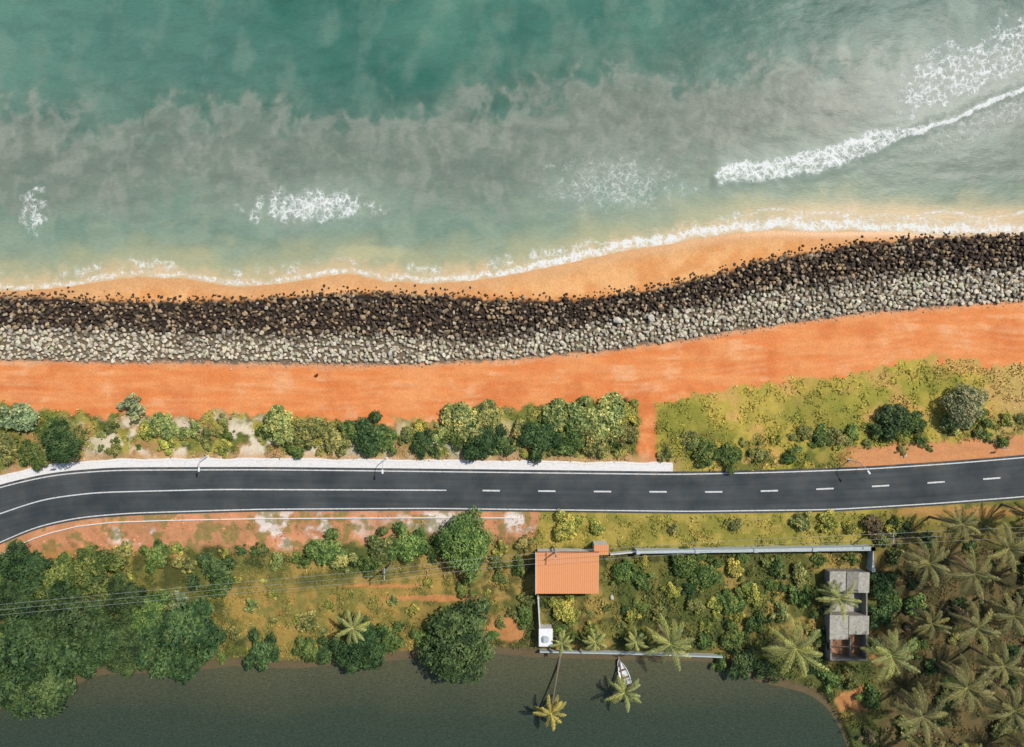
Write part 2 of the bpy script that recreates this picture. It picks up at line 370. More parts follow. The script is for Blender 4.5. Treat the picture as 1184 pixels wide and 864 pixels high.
# ---------------------------------------------------------------- road
def strip(name,x0,x1,fa,fb,z,mat,step=4,nv=2,za=None):
    xs=np.arange(x0,x1+.01,step);V=[];U=[]
    for k in range(nv):
        t=k/(nv-1);yy=fa(xs)*(1-t)+fb(xs)*t
        V.append(np.stack([(xs-592)*S,(432-yy)*S,np.full(len(xs),z)],1));U.append(np.stack([xs*S,(yy-fa(xs))*S],1))
    V=np.concatenate(V[::-1]);U=np.concatenate(U[::-1])
    return mesh(name,V,gridF(len(xs),nv),[mat],uv=U)
obj('road',strip('road',-500,1500,lambda x:fT(x)-1,fB,0.0,mAsph,nv=8))
road_marks=bpy.data.objects.new('road_markings',None);sc.collection.objects.link(road_marks)
def line(nm,x0,x1,f,w):
    obj(nm,strip(nm,x0,x1,lambda x:f(x)-w/2,lambda x:f(x)+w/2,.005,mPaint),parent=road_marks)
line('edge_line_north',-500,1500,lambda x:fT(x)+2.2,1.3)
line('edge_line_south',-500,1500,lambda x:fB(x)-2.6,1.3)
line('centre_line',-500,518,fC,1.4)
x0=558
k=0
while x0<1480:
    line('dash_%d'%k,x0,x0+22.5,fC,1.8);x0+=64.3;k+=1
def ribbon(name,pts,w,h,mat,z0=-.3,pillar=0,cap=False):
    pts=[Vector((p[0],p[1],0)) for p in pts];V=[];F=[]
    for i,p in enumerate(pts):
        d=(pts[min(i+1,len(pts)-1)]-pts[max(i-1,0)]).normalized();n=Vector((-d.y,d.x,0))*w/2
        if 0<i<len(pts)-1:
            a=(pts[i]-pts[i-1]).normalized();b=(pts[i+1]-pts[i]).normalized();n=n/max(.3,math.sqrt(max(0.05,(1+a.dot(b))/2)))
        for q,zz in ((p+n,z0),(p+n,h),(p-n,h),(p-n,z0)): V.append((q.x,q.y,zz))
    for i in range(len(pts)-1):
        for s in range(3): F.append((i*4+s,i*4+s+1,i*4+4+s+1,i*4+4+s))
    F.append((0,3,2,1));e=(len(pts)-1)*4;F.append((e,e+1,e+2,e+3))
    if pillar:
        for i in range(len(pts)-1):
            L=(pts[i+1]-pts[i]).length;n=max(1,int(L/pillar))
            for k in range(n+1):
                c=pts[i].lerp(pts[i+1],k/n);r=w*.7;o=len(V)
                for zz in (z0,h+.15):
                    for sx,sy in ((-r,-r),(r,-r),(r,r),(-r,r)): V.append((c.x+sx,c.y+sy,zz))
                F+= [(o,o+1,o+5,o+4),(o+1,o+2,o+6,o+5),(o+2,o+3,o+7,o+6),(o+3,o,o+4,o+7),(o+4,o+5,o+6,o+7)]
    return obj(name,mesh(name,np.array(V),np.array(F),[mat]))
xs=np.arange(-500,783,6.);prof=[(-11.5,-.1),(-11.2,.13),(-9.2,.14),(-8.8,.10),(-1.2,.035),(-1.0,.0)]
V=[];U=[]
wob=(fbm(xs,0*xs,20,3,99)-.5)*3.2
for o_,zz in prof[::-1]:
    yy=fT(xs)+o_+(wob if o_<-5 else 0);V.append(np.stack([(xs-592)*S,(432-yy)*S,np.full(len(xs),zz)],1))
obj('concrete_shoulder',mesh('concrete_shoulder',np.concatenate(V),gridF(len(xs),len(prof)),[mConc]))
ribbon('low_kerb_wall',[M(x_,fB(x_)+dy) for x_,dy in [(0,12),(20,10),(40,9),(60,8),(90,6.5),(130,6),(200,7),(300,8),(400,8),(500,8),(600,7)]],.14,.2,mConc)
# ---------------------------------------------------------------- rock seawall
import bmesh
def ico(sub):
    bm=bmesh.new();bmesh.ops.create_icosphere(bm,subdivisions=sub,radius=1)
    V=np.array([v.co[:] for v in bm.verts]);F=np.array([[v.index for v in f.verts] for f in bm.faces]);bm.free();return V,F
IV,IF=ico(2)
def rocks(name,P,size,cols,flat=.7):
    n=len(P);nv=len(IV);V=np.repeat(IV[None],n,0)
    for k in range(7):
        d=rng.normal(size=(n,3));d/=np.linalg.norm(d,axis=1)[:,None];h=rng.uniform(.45,.85,n)
        dot=np.einsum('nvk,nk->nv',V,d);ex=np.maximum(dot-h[:,None],0);V=V-ex[...,None]*d[:,None,:]
    V=V*(1+rng.normal(size=(n,nv,1))*.04)
    s=size[:,None]*np.stack([rng.uniform(.8,1.25,n),rng.uniform(.7,1.1,n),rng.uniform(.55,.9,n)],1)
    V=V*s[:,None,:]
    a=rng.uniform(0,6.28,n);b=rng.normal(0,.35,n)
    ca,sa=np.cos(a)[:,None],np.sin(a)[:,None];cb,sb=np.cos(b)[:,None],np.sin(b)[:,None]
    x,y,z=V[...,0],V[...,1],V[...,2];y,z=y*cb-z*sb,y*sb+z*cb;x,y=x*ca-y*sa,x*sa+y*ca
    V=np.stack([x,y,z],-1)+P[:,None,:]
    F=(IF[None]+(np.arange(n)*nv)[:,None,None]).reshape(-1,3)
    c=np.repeat(cols[:,None,:],nv,1).reshape(-1,3)
    return obj(name,mesh(name,V.reshape(-1,3),F,[mRock],col=c))
def scat(x0,x1,sp,f0,f1,jit=.5):
    gx=np.arange(x0,x1,sp);out=[]
    for gx_ in gx:
        a,b=f0(gx_),f1(gx_);yy=np.arange(a,b,sp*.92);out.append(np.stack([np.full(len(yy),gx_),yy],1))
    o=np.concatenate(out);o+=rng.uniform(-jit,jit,o.shape)*sp;return o
p=scat(-110,1300,4.8,lambda x:fR1(x)+1,lambda x:fR2(x)-1,.45);n=len(p)
zz=hz(p[:,0],p[:,1])+.18+rng.uniform(0,.14,n)
P=np.stack([(p[:,0]-592)*S,(432-p[:,1])*S,zz],1)
tone=rng.uniform(.72,1.2,n)*np.where(rng.random(n)<.10,.6,1)
fade=ss(-5,12,p[:,1]-fR1(p[:,0])+rng.normal(0,5,n)+(fbm(p[:,0],p[:,1],30,3,41)-.5)*16)
lc=C(212,200,178)*tone[:,None];dkc=C(96,80,66)*tone[:,None]
cols=lc*fade[:,None]+dkc*(1-fade[:,None]);cols*=1+rng.normal(0,.04,(n,3))*[1,0,-1.5]
A=(P,rng.uniform(.26,.46,n),cols)
p=scat(-110,1300,4.1,lambda x:fR0(x)-3,lambda x:fR1(x)+3);n=len(p)
keep=(p[:,1]>fR0(p[:,0])-7+16*fbm(p[:,0],p[:,1],9,2,40));p=p[keep];n=len(p)
zz=hz(p[:,0],p[:,1])+.15+rng.uniform(0,.33,n)
P=np.stack([(p[:,0]-592)*S,(432-p[:,1])*S,zz],1)
tone=rng.uniform(.55,1.45,n);r=rng.random(n);u=(p[:,1]-fR0(p[:,0]))/(fR1(p[:,0])-fR0(p[:,0]))
br=(r<.42*(1-u*.5))
cols=np.where(br[:,None],C(164,138,108),C(86,72,62))*tone[:,None]
cols=np.where((r>.95-.20*ss(.6,1.05,u))[:,None],C(180,166,144)*tone[:,None]**.5,cols)
q=rng.uniform(-110,1300,700);qy=fR0(q)-np.abs(rng.normal(0,4,700));Q=np.stack([(q-592)*S,(432-qy)*S,hz(q,qy)+.02],1)
q2=rng.uniform(-110,1300,900);qy2=fR2(q2)+np.abs(rng.normal(0,3,900))-1;Q2=np.stack([(q2-592)*S,(432-qy2)*S,hz(q2,qy2)+.02],1)
Pa=np.concatenate([A[0],P,Q,Q2]);sz=np.concatenate([A[1],rng.uniform(.2,.44,n),rng.uniform(.1,.3,700),rng.uniform(.06,.2,900)])
ca=np.concatenate([A[2],cols,np.tile(C(90,72,56),(700,1))*rng.uniform(.5,1.3,(700,1)),np.tile(C(205,180,155),(900,1))*rng.uniform(.5,1.1,(900,1))])
rocks('rock_seawall',Pa,sz,ca)
for bx_,by_,s_,cc_ in [(714,371,.85,(215,205,190)),(752,368,.75,(210,200,185)),(366,434,.38,(95,70,55)),(1046,527,.35,(215,205,195)),(708,692,.5,(205,195,190))]:
    X_,Y_=M(bx_,by_);rocks('boulder',np.array([[X_,Y_,hz(bx_,by_)[0]+.25*s_+(.5 if by_<375 else 0)]]),np.array([s_]),C(*cc_)[None])
# ---------------------------------------------------------------- vegetation meshes
def leafquads(Pc,Nn,L,Wd):
    n=len(Pc);r=rng.normal(size=(n,3));t=np.cross(Nn,r);t/=np.linalg.norm(t,axis=1)[:,None]+1e-9;b=np.cross(Nn,t)
    L=L[:,None];Wd=Wd[:,None]
    V=np.stack([Pc-t*L,Pc-b*Wd+t*L*.1,Pc+t*L,Pc+b*Wd+t*L*.1],1).reshape(-1,3)
    return V,np.arange(4*n).reshape(-1,4)
def crown(R,H,nl,base,nleaf,leaf,irr=.5):
    lobes=[(np.array([0,0,base+H*.45]),R*.5)]
    for i in range(nl):
        a=rng.uniform(0,6.28);d=R*rng.uniform(.30,.88);lr=R*rng.uniform(.14,.36)
        lobes.append((np.array([d*math.cos(a),d*math.sin(a),base+H*(.2+rng.uniform(0,.55)*(1-d/R*irr))]),lr))
    area=np.array([l[1]**2 for l in lobes]);pr=area/area.sum();k=rng.choice(len(lobes),nleaf,p=pr)
    ctr=np.array([l[0] for l in lobes])[k];rad=np.array([l[1] for l in lobes])[k]
    d=rng.normal(size=(nleaf,3));d[:,2]=np.where(d[:,2]<-.3,-d[:,2],d[:,2]);d/=np.linalg.norm(d,axis=1)[:,None]
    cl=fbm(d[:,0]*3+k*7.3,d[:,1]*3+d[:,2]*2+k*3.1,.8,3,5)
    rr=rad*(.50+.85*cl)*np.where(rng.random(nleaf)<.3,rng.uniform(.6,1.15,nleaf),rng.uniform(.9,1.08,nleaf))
    P=ctr+d*rr[:,None]*np.array([1,1,min(1.0,H/R*1.0)])
    P[:,2]=np.maximum(P[:,2],.05)
    N=d*.8+rng.normal(size=d.shape)*.5+np.array([0,0,.5]);N/=np.linalg.norm(N,axis=1)[:,None]
    L=leaf*rng.uniform(.6,1.3,nleaf);V,F=leafquads(P,N,L,L*rng.uniform(.35,.6,nleaf))
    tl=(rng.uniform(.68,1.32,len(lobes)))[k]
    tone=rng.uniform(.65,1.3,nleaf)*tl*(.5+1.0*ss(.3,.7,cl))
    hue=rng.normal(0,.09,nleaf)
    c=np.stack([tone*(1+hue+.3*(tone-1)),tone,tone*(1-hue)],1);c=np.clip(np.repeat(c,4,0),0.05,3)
    return V,F,c,lobes
def plantmesh(name,R,H,nl,base,nleaf,leaf,trunk):
    V,F,c,lobes=crown(R,H,nl,base,nleaf,leaf);parts=[(V,F,c,0)]
    tz=base+H*.3
    for s in range(1 if trunk else 4):
        a=rng.uniform(0,6.28);r0=.03*R+.05
        v,f=tube([(0,0,-.4),(.05*R*math.cos(a),.05*R*math.sin(a),tz*.5),(.1*R*math.cos(a),.1*R*math.sin(a),tz)],[r0*1.3,r0,r0*.7],6)
        parts.append((v,f,(1,1,1),1))
    for ce,lr in lobes[1:]:
        s0=np.array([0,0,tz*.7]);m_=(s0+ce)/2+np.array([0,0,-.1*H])
        v,f=tube([s0,m_,ce],[.025*R+.02,.018*R+.015,.01],5);parts.append((v,f,(1,1,1),1))
    V,F,c,mi=join(parts);return mesh(name,V,F,[mLeaf,mBark],col=c,mi=mi)
SM=[plantmesh('bush_small_%d'%i,1.6,1.0,8,.1,1050,.16,False) for i in range(5)]
MD=[plantmesh('bush_mid_%d'%i,3.0,1.8,15,.2,3800,.19,False) for i in range(5)]
LG=[plantmesh('tree_large_%d'%i,5.6,4.2,24,1.4,11000,.23,True) for i in range(4)]
DK=(.048,.088,.028);MG=(.098,.155,.038);LT=(.235,.275,.085);GY=(.215,.265,.125);YG=(.27,.29,.06);OL=(.175,.20,.06)
def plant(px,py,r,colr,tall=1.0):
    R=r*S
    if R<2.3: m_,b,kind=random.choice(SM),1.6,'bush'
    elif R<3.9: m_,b,kind=random.choice(MD),3.0,'bush'
    else: m_,b,kind=random.choice(LG),5.6,'tree'
    s=R/b;h={1.6:.8,3.0:1.3,5.6:3.4}[b]*s*tall
    X_,Y_=M(px,py,h);z0=float(hz(px,py)[0]);z0=max(z0,-.9)
    o=obj(kind,m_,(X_,Y_,z0-.05),(0,0,random.uniform(0,6.28)),(s*random.uniform(.85,1.2),s*random.uniform(.85,1.2),s*tall))
    j=random.uniform(.8,1.25);o.color=(colr[0]*j*random.uniform(.9,1.15),colr[1]*j,colr[2]*j,1)
L=[(22,486,26,GY),(68,511,28,DK),(8,520,20,OL),(38,526,18,MG),(150,468,16,GY),(190,492,19,LT),(168,500,13,YG),(210,500,12,OL),(90,500,10,OL),
(325,492,26,LT),(352,497,22,OL),(343,520,14,MG),(385,510,19,OL),(424,507,26,DK),(405,500,17,MG),(447,510,17,MG),(490,512,17,DK),(470,505,14,OL),(308,500,14,MG),
(540,487,26,LT),(565,488,22,OL),(556,510,27,DK),(528,502,19,MG),(580,513,16,DK),(625,507,24,DK),(645,482,22,LT),(672,486,26,LT),(705,484,25,LT),(722,500,20,OL),(690,508,23,OL),(725,478,17,YG),(665,503,19,MG),(600,500,15,OL),(710,512,14,MG),(512,500,12,LT),
(655,517,14,MG),(1037,488,23,DK),(1118,467,28,GY),(1108,488,16,LT),(1132,480,15,MG),(1062,494,16,MG),(1020,500,12,MG),(815,524,18,MG),(845,528,17,MG),(800,515,10,OL),
(880,524,12,OL),(915,530,12,MG),(950,505,13,MG),(975,508,13,OL),(985,500,11,MG),(935,500,9,OL),(900,508,8,YG),
(24,655,36,DK),(60,676,30,MG),(28,755,54,DK),(78,716,46,DK),(105,672,34,MG),(140,692,34,DK),(150,752,32,DK),(200,735,42,DK),(168,712,28,MG),(190,765,24,DK),(40,795,34,DK),(118,742,34,DK),(10,700,34,DK),(95,765,26,DK),(55,740,30,MG),(8,800,30,DK),
(178,645,18,MG),(215,655,13,OL),(248,657,22,DK),(250,680,18,MG),(232,745,24,DK),(206,694,13,GY),(300,758,25,DK),(352,753,19,MG),(378,752,18,DK),(415,750,34,DK),(448,738,20,MG),(530,742,42,DK),(490,742,17,MG),(560,758,12,MG),
(540,630,34,MG),(512,632,19,MG),(470,632,25,MG),(440,636,22,OL),(425,655,14,MG),(375,636,22,MG),(395,650,14,OL),(350,650,12,MG),(320,650,11,OL),(600,655,13,MG),(605,630,12,OL),(608,715,16,MG),(575,655,13,OL),(355,723,14,OL),(290,700,10,OL),(270,735,11,OL),
(300,640,10,OL),(140,640,14,OL),(100,640,13,MG),(205,635,10,YG),
(655,610,20,YG),(690,612,12,YG),(652,706,18,YG),(640,742,10,OL),(720,660,17,MG),(745,675,15,MG),(790,655,20,MG),(820,665,20,MG),(850,660,14,YG),(870,690,13,YG),(845,700,17,MG),(805,700,14,OL),(765,710,13,OL),(730,715,12,YG),(900,655,14,MG),(925,665,14,OL),(895,680,12,MG),(930,690,15,MG),(880,720,16,MG),(850,740,20,MG),(905,708,13,OL),(860,770,22,DK),(890,778,16,DK),(835,768,12,MG),(1022,678,19,DK),(1022,712,19,DK),(1035,700,14,MG),(960,785,15,MG),(940,770,17,DK),(985,785,12,OL),(815,745,12,MG),(1020,745,13,DK),(950,735,12,MG),(950,650,10,MG),
(780,612,9,OL),(850,608,10,OL),(930,606,13,OL),(960,606,13,YG),(985,612,12,YG),(1040,608,14,YG),(1020,625,12,OL)]
for a in L: plant(*a)
pts=[]
def scatter(n,cond,rr,cs,sep=10):
    k=0;t=0
    while k<n and t<n*60:
        t+=1;x_,y_=random.uniform(-120,1300),random.uniform(440,900)
        if not cond(x_,y_) or any((x_-a)**2+(y_-b)**2<sep*sep for a,b in pts): continue
        pts.append((x_,y_));plant(x_,y_,random.uniform(*rr),random.choice(cs));k+=1
scatter(55,lambda x,y:628<x<1000 and 642<y<745 and not(x<700 and y<692) and not(948<x<1010 and 655<y<768),(4,11),[MG,MG,OL,YG,DK],12)
scatter(70,lambda x,y:1005<x<1290 and 605<y<900 and y<fP(x)-10,(6,17),[DK,DK,MG,OL,(.12,.10,.05)],15)
scatter(60,lambda x,y:-60<x<615 and fB(x)+40<y<fP(x)-6 and not(270<x<520 and 660<y<730),(4,12),[MG,OL,DK,YG],12)
scatter(14,lambda x,y:270<x<520 and 660<y<735,(4,8),[OL,YG],18)
scatter(110,lambda x,y:-100<x<735 and fV(x)+5<y<fT(x)-17,(3,11),[OL,YG,MG,MG,LT,OL],7)
scatter(34,lambda x,y:760<x<1290 and fT(x)-48<y<fT(x)-16,(4,10),[MG,OL,OL,YG],9)
scatter(35,lambda x,y:-120<x<-5 and fB(x)+25<y<fP(x),(12,30),[MG,DK],18)
scatter(16,lambda x,y:90<x<600 and fP(x)-8<y<fP(x)+2,(6,13),[MG,DK],12)
# low growth layer
n=340000
q=np.stack([rng.uniform(-110,1290,n),rng.uniform(415,890,n)],1)
col,vdn,zz,_=ground(q[:,0],q[:,1]);cl=fbm(q[:,0],q[:,1],11,5,55)
keep=(rng.random(n)<vdn*ss(.36,.60,cl)*1.1)
for x0_,x1_,y0_,y1_ in [(619,694,636,690),(957,1008,658,768)]: keep&=~((q[:,0]>x0_)&(q[:,0]<x1_)&(q[:,1]>y0_)&(q[:,1]<y1_))
q=q[keep];col=col[keep];zz=zz[keep];cl=cl[keep];n=len(q)
hh=rng.uniform(0.02,.5,n)*ss(.42,.75,cl)
P=np.stack([(q[:,0]-592)*S,(432-q[:,1])*S,zz+.05+hh],1);N=rng.normal(size=(n,3))*.7+[0,0,1];N/=np.linalg.norm(N,axis=1)[:,None]
Lf=rng.uniform(.12,.26,n);V,F=leafquads(P,N,Lf,Lf*.45)
gt=np.where(rng.random(n)[:,None]<.35,np.array([.14,.18,.045]),col*1.3);c_=(gt*.5+col*.7)*rng.uniform(.6,1.35,(n,1))
o=obj('undergrowth',mesh('undergrowth',V,F,[mLeaf],col=np.repeat(c_,4,0)));o.color=(1,1,1,1)
# ---------------------------------------------------------------- palms
def palm(cx,cy,R,h,base=None,nf=None,tone=1.0,tint=(1,1,1)):
    X1,Y1=M(cx,cy,h)
    if base is None: bx_,by_=X1+random.uniform(-.8,.8),Y1+random.uniform(-.8,.8)
    else: bx_,by_=M(*base)
    z0=max(float(hz(bx_/S+592,432-by_/S)[0]),-1.2)
    pts=[];rad=[];dx,dy=X1-bx_,Y1-by_
    for i in range(11):
        t=i/10;k=t**1.5 if base is None else t**.8
        pts.append((dx*k,dy*k,(h-z0)*t - .3*(1-t)));rad.append(.18-.09*t+(.08*(1-t)**6))
    v,f=tube(pts,rad,8);parts=[(v,f,(1,1,1),1)]
    top=np.array(pts[-1]);nf=nf or random.randint(15,20)
    Vq=[];Fq=[];Cq=[];o=0
    for i in range(nf):
        az=i*2.39996+random.uniform(-.25,.25);lev=i/nf
        el=math.radians(58-88*lev+random.uniform(-9,9));Lr=R*random.uniform(.85,1.12)*(0.8 if lev<.12 else 1)
        ns=20;p=top.copy();hd=np.array([math.cos(az),math.sin(az),0]);side=np.array([-math.sin(az),math.cos(az),0])
        droop=math.radians(random.uniform(55,85));spts=[p.copy()];bend=random.uniform(-.5,.5)
        for s in range(ns):
            e=el-droop*((s+1)/ns)**1.4;hd2=hd*math.cos(bend*(s/ns)**1.5)+side*math.sin(bend*(s/ns)**1.5)
            p=p+(hd2*math.cos(e)+np.array([0,0,math.sin(e)]))*Lr*1.12/ns;spts.append(p.copy())
        if z0+1<h<3.5 and base is not None:
            for s_ in spts: s_[2]=max(s_[2],-z0-.75)
        old=lev>.86 and random.random()<.6
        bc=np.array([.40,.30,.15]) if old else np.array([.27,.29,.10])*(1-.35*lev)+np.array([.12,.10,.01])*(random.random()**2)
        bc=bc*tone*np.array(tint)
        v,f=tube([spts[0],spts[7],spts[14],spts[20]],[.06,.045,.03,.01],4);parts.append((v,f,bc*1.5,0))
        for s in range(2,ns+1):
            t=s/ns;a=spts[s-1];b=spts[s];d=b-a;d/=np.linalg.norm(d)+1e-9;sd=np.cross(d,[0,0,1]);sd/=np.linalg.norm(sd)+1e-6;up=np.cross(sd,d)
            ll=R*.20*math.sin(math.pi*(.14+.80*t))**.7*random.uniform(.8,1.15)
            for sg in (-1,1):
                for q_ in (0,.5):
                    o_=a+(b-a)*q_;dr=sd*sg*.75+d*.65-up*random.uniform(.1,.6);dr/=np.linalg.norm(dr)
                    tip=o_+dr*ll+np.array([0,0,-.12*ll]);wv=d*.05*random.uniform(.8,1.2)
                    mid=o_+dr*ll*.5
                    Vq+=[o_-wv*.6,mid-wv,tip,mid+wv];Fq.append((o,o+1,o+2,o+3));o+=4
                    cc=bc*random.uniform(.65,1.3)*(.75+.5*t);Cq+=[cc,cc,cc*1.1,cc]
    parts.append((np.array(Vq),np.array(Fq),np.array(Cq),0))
    for k in range(5):
        a=k*1.3;v,f=tube([top+np.array([.15*math.cos(a),.15*math.sin(a),-.45]),top+np.array([.2*math.cos(a),.2*math.sin(a),-.3]),top+np.array([.15*math.cos(a),.15*math.sin(a),-.12])],[.06,.13,.05],6)
        parts.append((v,f,(.16,.15,.05),0))
    V,F,c,mi=join(parts)
    ob=obj('palm_tree',mesh('palm_tree',V,F,[mLeaf,mBark],col=c,mi=mi),(bx_,by_,z0));ob.color=(1,1,1,1)
for a in [(775,745,4.2,5),(920,750,4.8,6),(408,726,2.9,4),(688,742,2.2,3),(650,744,1.9,2.5),(735,742,2.0,2.6),(970,692,3.4,4),(1030,758,4.2,7),(1074,652,3.9,7),(1126,664,3.7,8),(1166,634,4.0,8),(1130,726,4.0,8),(1172,712,3.7,8),(1118,795,4.2,8),(1066,828,4.1,8),(1160,770,3.7,8),(1172,822,3.9,9),(1112,606,3.1,7)]:
    g_=a[0]>1040;palm(*a,tone=.76 if g_ else 1.05,tint=(1.08,.96,1.1) if g_ else (1,1,1))
palm(722,801,3.0,2.6,base=(716,760),nf=14,tone=1.15)
palm(637,825,2.8,2.6,base=(649,758),nf=13,tone=1.1,tint=(1.25,1,.8))
gp=[(1074,652),(1126,664),(1166,634),(1130,726),(1172,712),(1118,795),(1066,828),(1160,770),(1172,815),(1112,606),(1030,758)]
t=0;k=0
while k<18 and t<3000:
    t+=1;x_,y_=random.uniform(1045,1300),random.uniform(590,900)
    if any((x_-a)**2+(y_-b)**2<44**2 for a,b in gp) or y_>fP(x_)-15: continue
    gp.append((x_,y_));k+=1;palm(x_,y_,random.uniform(2.7,3.7),random.uniform(5,8),tone=random.uniform(.48,.75),tint=(1.1,.95,1.05))
# ---------------------------------------------------------------- built things
def empty(name,loc=(0,0,0)):
    e=bpy.data.objects.new(name,None);sc.collection.objects.link(e);e.location=loc;return e
def box(nm,x0,x1,y0,y1,z0,z1,mat,parent=None,bev=0):
    bm=bmesh.new();bmesh.ops.create_cube(bm,size=1)
    for v in bm.verts:
        v.co=Vector(((x0+x1)/2+v.co.x*(x1-x0),(y0+y1)/2+v.co.y*(y1-y0),(z0+z1)/2+v.co.z*(z1-z0)))
    if bev: bmesh.ops.bevel(bm,geom=bm.edges[:],offset=bev,segments=2,affect='EDGES')
    m_=bpy.data.meshes.new(nm);bm.to_mesh(m_);bm.free();m_.materials.append(mat);return obj(nm,m_,parent=parent)
def sheet(nm,x0,x1,y0,y1,z00,z01,mat,parent,pitch=.3,amp=.03,th=.05,along='x'):
    n=int((x1-x0)/pitch*6);xs=np.linspace(x0,x1,n);ys=np.linspace(y0,y1,6);X,Y=np.meshgrid(xs,ys)
    Z=z00+(z01-z00)*(Y-y0)/(y1-y0)+amp*np.sin((X-x0)*2*math.pi/pitch)
    V=np.stack([X.ravel(),Y.ravel(),Z.ravel()],1);o=obj(nm,mesh(nm,V,gridF(n,6),[mat]),parent=parent)
    md=o.modifiers.new('s','SOLIDIFY');md.thickness=th;return o
def building(name,ax0,ax1,ay0,ay1,h,wallm):
    e=empty(name);x0,y1=M(ax0,ay0,h);x1,y0=M(ax1,ay1,h);t=.22
    box('wall_north',x0,x1,y1-t,y1,-.4,h,wallm,e);box('wall_south',x0,x1,y0,y0+t,-.4,h,wallm,e)
    box('wall_west',x0,x0+t,y0+t,y1-t,-.4,h,wallm,e);box('wall_east',x1-t,x1,y0+t,y1-t,-.4,h,wallm,e)
    return e,x0,x1,y0,y1
e,x0,x1,y0,y1=building('terracotta_roof_house',622,690,640,684,2.8,mWallW)
sheet('roof',x0-.3,x1+.3,y0-.3,y1+.3,2.95,3.35,mRoofO,e,.33,.014)
box('parapet_west',x0-.42,x0-.32,y0-.3,y1+.3,2.7,3.42,mWallW,e);box('eave_board',x0-.3,x1+.3,y1+.31,y1+.38,3.1,3.42,mWood,e)
box('door',x1+.005,x1+.05,y0+2.6,y0+3.6,-.1,2.0,mWood,e);box('window_south',x0+2,x0+3.3,y0-.05,y0-.005,.9,2.0,mDark,e);box('window_frame',x0+1.9,x0+3.4,y0-.09,y0-.052,.8,.9,mWallW,e)
box('window_south_2',x0+6,x0+7.3,y0-.05,y0-.005,.9,2.0,mDark,e)
ax_,ay_=M(687,630,2.8);bx_,by_=M(704,642,2.8)
box('annex',ax_+.1,bx_-.1,by_+.1,ay_-.1,-.3,2.6,mWallW,e);sheet('annex_roof',ax_,bx_,by_,ay_,2.72,2.85,mRoofO,e,.33,.014);box('annex_door',ax_+.7,ax_+1.5,by_+.05,by_+.095,-.2,1.9,mWood,e)
# abandoned house
e,x0,x1,y0,y1=building('abandoned_house',960,1003,662,764,1.9,mGrey)
ym=y1-3.0;box('partition',x0+.22,x1-.22,ym-.2,ym,-.4,1.9,mGrey,e)
sheet('roof_sheet_1',x0-.2,x0+2.4,ym-.1,y1+.25,2.0,2.2,mSlab,e,.9,.012);sheet('roof_sheet_2',x0+2.5,x0+4.3,ym+.2,y1+.2,2.05,2.25,mGrey,e,.9,.012);sheet('roof_sheet_3',x0+4.35,x1+.2,ym-.2,y1+.1,2.0,2.2,mSlab,e,.9,.012)
ym2=y0+7.0;box('partition_2',x0+.22,x1-.22,ym2,ym2+.2,-.4,1.9,mGrey,e)
sheet('roof_sheet_4',x0-.15,x0+2.8,y0+3.4,ym2+.3,1.98,2.1,mSlab,e,.9,.012);sheet('roof_sheet_5',x0+2.9,x1+.15,y0+4.2,ym2+.2,2.0,2.15,mSlab,e,.9,.012)
box('floor',x0+.22,x1-.22,y0+.22,ym2,-.3,.12,mFloor,e);box('floor_mid',x0+.22,x1-.22,ym2+.2,ym-.2,-.3,.1,mSlab,e)
box('partition_3',x0+3.4,x0+3.6,y0+.22,y0+3.4,-.4,1.3,mGrey,e);box('beam',x0+.2,x1-.2,y0+2.2,y0+2.35,1.91,2.03,mWood,e)
box('door_dark_panel',x0-.03,x0-.003,ym2+1,ym2+2,0,1.7,mDark,e);box('window_dark_panel',x0-.03,x0-.003,y0+1.5,y0+2.6,.7,1.5,mDark,e)  # dark panels on the wall face, painted shade instead of real openings
e=empty('pump_house');ax_,ay_=M(623,727,2);bx_,by_=M(639,744,2)
box('walls',ax_+.1,bx_-.1,by_-.4,ay_-.1,-.6,1.9,mWallW,e);box('roof_slab',ax_,bx_,by_-.5,ay_,1.9,2.05,mWhite,e,.03);box('door',ax_+.6,ax_+1.3,by_-.44,by_-.405,-.4,1.4,mWood,e)
box('tank',ax_+.5,ax_+1.6,by_+.2,by_+1.3,2.06,2.5,mWallB,e,.2)
ribbon('compound_wall',[M(736,636),M(1004,632),M(1004,656)],.42,1.5,mWallB,-.5,pillar=9)
ribbon('compound_wall',[M(622,688),M(624,726)],.22,1.4,mWallW,-.5,pillar=3)
ribbon('garden_wall',[M(624,753),M(720,755),M(835,759)],.2,.4,mWallB,-1.4)
ribbon('low_garden_wall',[M(705,640),M(735,637)],.2,.8,mWallW,-.5)
# boat
def boat(cx,cy,rot):
    V=[];F=[];ns=15;pr=[(-1,.0),(-.92,-.25),(-.55,-.48),(0,-.55),(.55,-.48),(.92,-.25),(1,0),(.86,-.02),(.78,-.2),(.4,-.33),(0,-.36),(-.4,-.33),(-.78,-.2),(-.86,-.02)]
    for i in range(ns):
        t=i/(ns-1);w=.85*(math.sin(math.pi*min(1,.30+.70*t*1.0))**.75 if t<1 else 0);w=max(w,.02);rise=.35*t**3
        for a,b in pr: V.append(((a*w),-2.1+4.4*t,b*(1-.4*t**3)+rise+.35))
    k=len(pr)
    for i in range(ns-1):
        for s in range(k): F.append((i*k+s,i*k+(s+1)%k,(i+1)*k+(s+1)%k,(i+1)*k+s))
    e=empty('boat',(*M(cx,cy),-.95));e.rotation_euler=(0,0,rot)
    obj('hull',mesh('hull',np.array(V),np.array(F),[mWhite],smooth=False),parent=e)
    box('transom',-.66,.66,-2.14,-2.09,-.05,.36,mWhite,e);box('foredeck',-.30,.30,1.0,1.7,.36,.42,mWhite,e,.015)
    for yy in (-1.2,.1): box('thwart',-.66,.66,yy,yy+.28,.2,.25,mWood,e)
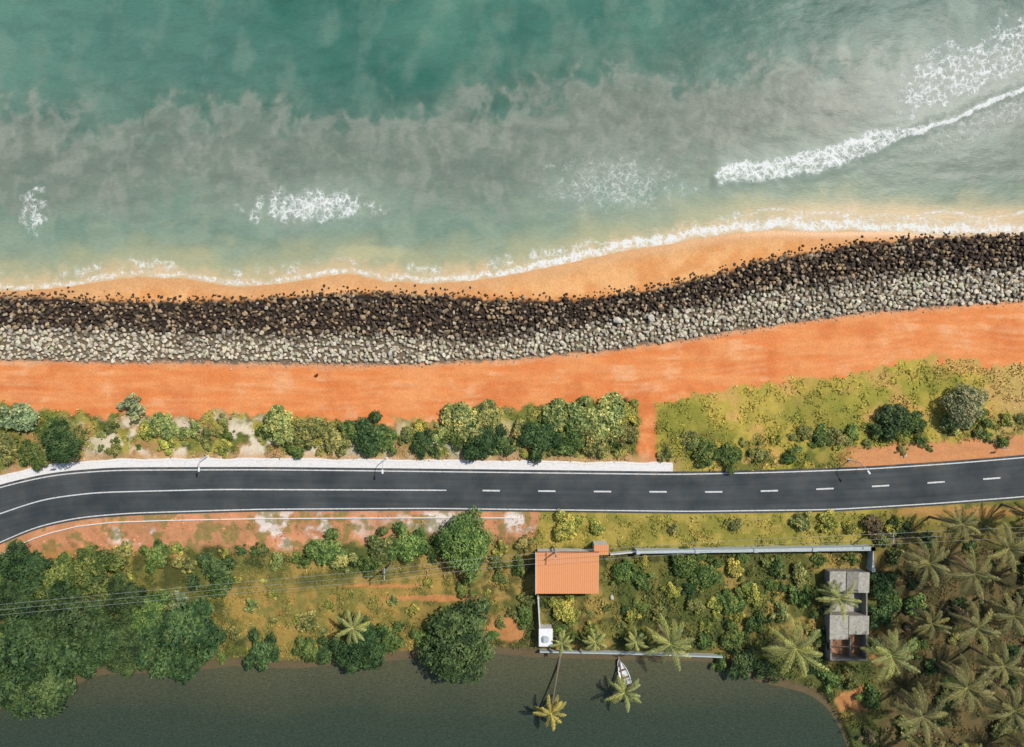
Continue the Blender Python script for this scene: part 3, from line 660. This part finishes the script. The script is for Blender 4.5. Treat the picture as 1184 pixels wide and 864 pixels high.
boat(721,779,.35)
# poles and wires
def utility_pole(px,py,h=7.5):
    X_,Y_=M(px,py);e=empty('utility_pole',(X_,Y_,float(hz(px,py)[0])))
    v,f=tube([(0,0,-.5),(0,0,h*.5),(0,0,h)],[.16,.13,.10],10);obj('shaft',mesh('shaft',v,f,[mGrey],smooth=True),parent=e)
    box('crossarm',-.05,.05,-.9,.9,h-.55,h-.43,mMetal,e)
    for yy in (-.8,0,.8):
        v,f=tube([(0,yy,h-.43),(0,yy,h-.33),(0,yy,h-.2)],[.03,.06,.03],8);obj('insulator',mesh('insulator',v,f,[mWhite]),parent=e)
    return (X_,Y_,h)
poles=[utility_pole(-150,706),utility_pole(452,652,6.5),utility_pole(640,632,6.5),utility_pole(1010,612,6.5),utility_pole(1330,598)]
parts=[]
for a,b in zip(poles[:-1],poles[1:]):
    for yy in (-.8,0,.8):
        pts=[]
        for i in range(17):
            t=i/16;pts.append((a[0]+(b[0]-a[0])*t,a[1]+(b[1]-a[1])*t+yy,(a[2]+(b[2]-a[2])*t)-.2-1.2*4*t*(1-t)*.6))
        v,f=tube(pts,[.015]*17,4);parts.append((v,f,(1,1,1),0))
V,F,c,mi=join(parts);obj('power_line',mesh('power_line',V,F,[mMetal]))
def street_lamp(px,py,h=5.5,rot=0):
    e=empty('street_lamp',(*M(px,py),0));e.rotation_euler=(0,0,rot)
    v,f=tube([(0,0,-.3),(0,0,.4),(0,0,.41),(0,0,h*.8),(.0,-.25,h),(0,-1.4,h+.25)],[.14,.14,.08,.06,.05,.04],10);obj('pole',mesh('pole',v,f,[mMetal],smooth=True),parent=e)
    box('lamp_head',-.14,.14,-2.0,-1.35,h+.2,h+.32,mWhite,e,.04);box('base_plate',-.2,.2,-.2,.2,-.05,.06,mConc,e)
street_lamp(982,532,4,0.6);street_lamp(447,530,3.2);street_lamp(240,528,2.8)
def sign(px,py):
    e=empty('road_sign',(*M(px,py),0));v,f=tube([(0,0,-.3),(0,0,1),(0,0,1.9)],[.035,.035,.035],8);obj('post',mesh('post',v,f,[mMetal]),parent=e)
    box('panel',-.45,.45,-.06,-.036,1.2,1.9,mWhite,e,.005)
sign(1155,518);sign(68,538)
# ---------------------------------------------------------------- light, camera
sun_el=math.radians(54);az=math.radians(52)
sd=bpy.data.lights.new('sun','SUN');sd.energy=3.75;sd.angle=math.radians(.8);sd.color=(1,.955,.865)
so=bpy.data.objects.new('sun',sd);sc.collection.objects.link(so)
dirv=Vector((math.sin(az)*math.cos(sun_el),math.cos(az)*math.cos(sun_el),math.sin(sun_el)))
so.rotation_euler=dirv.to_track_quat('Z','Y').to_euler();so.location=dirv*200
w=bpy.data.worlds.new('World');sc.world=w;w.use_nodes=True
bg=w.node_tree.nodes['Background'];sk=w.node_tree.nodes.new('ShaderNodeTexSky');sk.sky_type='NISHITA';sk.sun_disc=False
sk.sun_elevation=sun_el;sk.sun_rotation=az;w.node_tree.links.new(sk.outputs[0],bg.inputs[0]);bg.inputs[1].default_value=.10
sc.view_settings.view_transform='Standard';sc.view_settings.look='None';sc.view_settings.exposure=0
cd=bpy.data.cameras.new('camera');cd.lens=24;cd.sensor_width=36;cd.clip_end=12000;cd.clip_start=1
co=bpy.data.objects.new('camera',cd);sc.collection.objects.link(co);co.location=(0,0,HC);co.rotation_euler=(0,0,0);sc.camera=co
